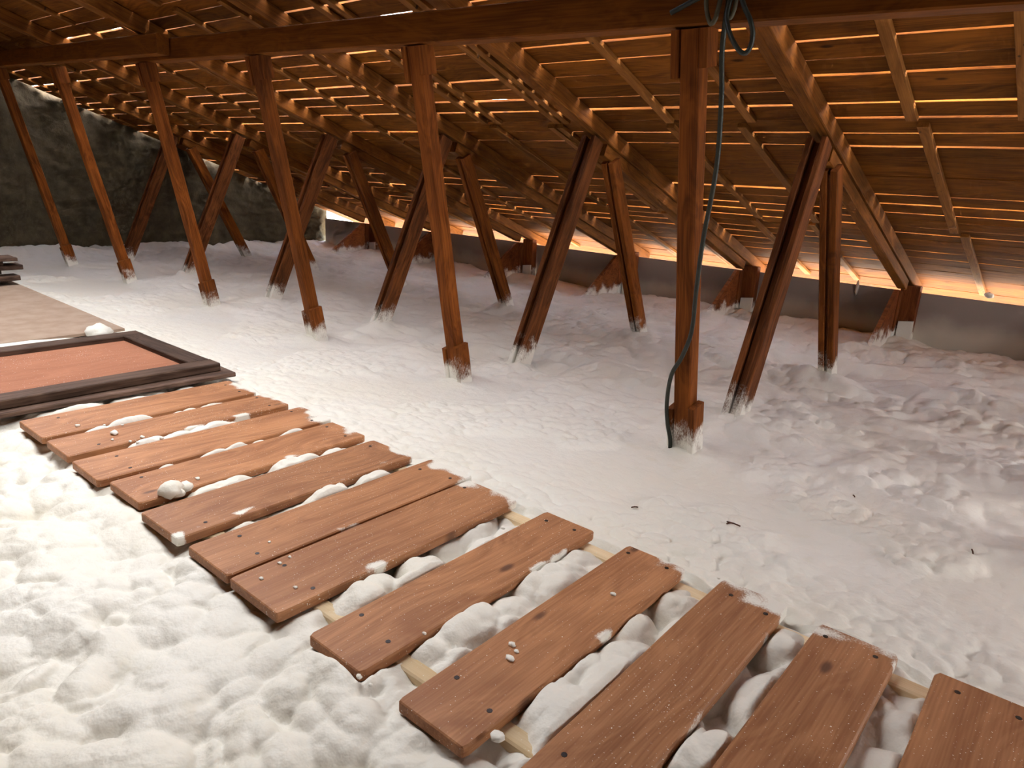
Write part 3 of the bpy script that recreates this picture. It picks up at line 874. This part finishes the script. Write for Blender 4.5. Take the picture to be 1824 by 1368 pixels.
    H = np.where((Y > 1.0) & (Y < 2.4) & (X > -4.45), soft, H)
    o = link('spray_foam', grid_mesh('spray_foam', X, Y, H), M['foam'])
    tag(o, 'white lumpy sprayed insulation foam covering the whole attic floor', 'foam', kind='stuff')
    return xs, ys, H
FXS, FYS, FH = foam()
def foam_z(x, y):
    i = int(np.clip(np.searchsorted(FXS, x), 0, len(FXS) - 1)); j = int(np.clip(np.searchsorted(FYS, y), 0, len(FYS) - 1))
    return float(FH[i, j])

# ------------------------------------------------------------------ crumbs and splinters
def on_z(px, py, z):
    d = RW @ np.array([px - 912.0, py - 684.0, 1265.0])
    t = (z - 1.4) / d[2]
    return Vector((t * d[0], t * d[1], z))
cr = [(204, 771, .022), (138, 758, .014), (218, 757, .009), (200, 783, .009), (253, 778, .012), (245, 788, .01), (232, 786, .009), (288, 780, .012), (186, 757, .008),
      (304, 872, .06), (332, 866, .035), (318, 878, .03), (352, 852, .012), (912, 1148, .012), (920, 1160, .009), (908, 1172, .014), (1505, 1216, .0), (895, 940, .01),
      (885, 1312, .02), (640, 1205, .01), (660, 1220, .007), (756, 1128, .007), (1092, 1058, .01), (1280, 1030, .006), (480, 965, .007), (498, 1003, .008), (526, 1046, .008), (465, 1030, .009), (516, 992, .007)]
ci = 0; seen = {}
ORDW = ['first', 'second', 'third', 'fourth', 'fifth', 'sixth', 'seventh', 'eighth', 'ninth', 'tenth', 'eleventh', 'twelfth', 'thirteenth', 'fourteenth']
for (px, py, r) in sorted(cr):
    if r <= 0: continue
    p = on_z(px, py, r * 0.35)
    o = lump('foam_crumb', p, (r, r * .8, r * .55), M['foam'], ci, 2, 0.45); ci += 1
    if r >= .05: lab = 'largest foam crumb, lying on the fourth plank from the framed panel'
    elif (px, py) == (332, 866): lab = 'knobbly foam crumb right beside the largest crumb on the fourth plank'
    elif (px, py) == (885, 1312): lab = 'foam crumb on the pale rail near the bottom edge'
    elif (px, py) == (204, 771): lab = 'largest foam crumb on the second plank from the framed panel'
    else:
        k_ = min(range(len(PL)), key=lambda q: abs((PL[q][0] + PL[q][1]) / 2 - p.x))
        seen.setdefault(k_, 0); seen[k_] += 1
        lab = 'foam crumb on the %s plank from the framed panel, %s from its left end' % (ORDW[k_], ORDW[seen[k_] - 1])
    tag(o, lab, 'crumb', 'foam crumbs on the planks')
p = on_z(178, 592, 0.03)
tag(lump('foam_lump', p, (.10, .09, .06), M['foam'], 3, 3, 0.3), 'smooth white foam lump at the edge of the hardboard sheet', 'foam')
p = Vector((-5.99, 1.62, 0.0))
tag(lump('foam_lump', p, (.1, .36, .05), M['foam'], 5, 3, 0.4), 'long low foam lump between hardboard sheet and framed panel', 'foam')
tw = [((1293, 938), (1318, 943)), ((1293, 943), (1306, 939)), ((1124, 907), (1136, 907)), ((1732, 975), (1735, 981)), ((1522, 870), (1525, 873))]
tl = ['longer splinter of the crossed pair on the smooth foam', 'shorter splinter of the crossed pair on the smooth foam', 'short dark splinter on the foam left of the crossed pair', 'dark speck of bark on the foam at the right', 'tiny dark speck on the foam in the shade']
for (a, b), l in zip(tw, tl):
    pa = on_z(a[0], a[1], -0.1); pb = on_z(b[0], b[1], -0.1)
    pa.z = foam_z(pa.x, pa.y) + .006; pb.z = foam_z(pb.x, pb.y) + .006
    tag(tube('splinter', [pa, (pa + pb) / 2 + Vector((0, 0, .003)), pb], 0.0035, M['twig'], sides=5, sub=2), l, 'splinter', 'splinters on the foam')
# foam drips at the eave
for k_, (px, py, ln, r) in enumerate([(1527, 512, .09, .02), (1762, 526, .02, .045)]):
    d = RW @ np.array([px - 912.0, py - 684.0, 1265.0]); t = 9.268 / d[1]
    p = Vector((t * d[0], 9.268, 1.4 + t * d[2]))
    tag(lump('foam_drip', p, (r, r, ln if ln > r else r * .7), M['foam'], 60 + k_, 2, 0.3), ['thin white foam drip hanging at the eave', 'round white foam blob at the batten end by the eave'][k_], 'foam')

for o in SC.objects:
    if '_w' in o: del o['_w']
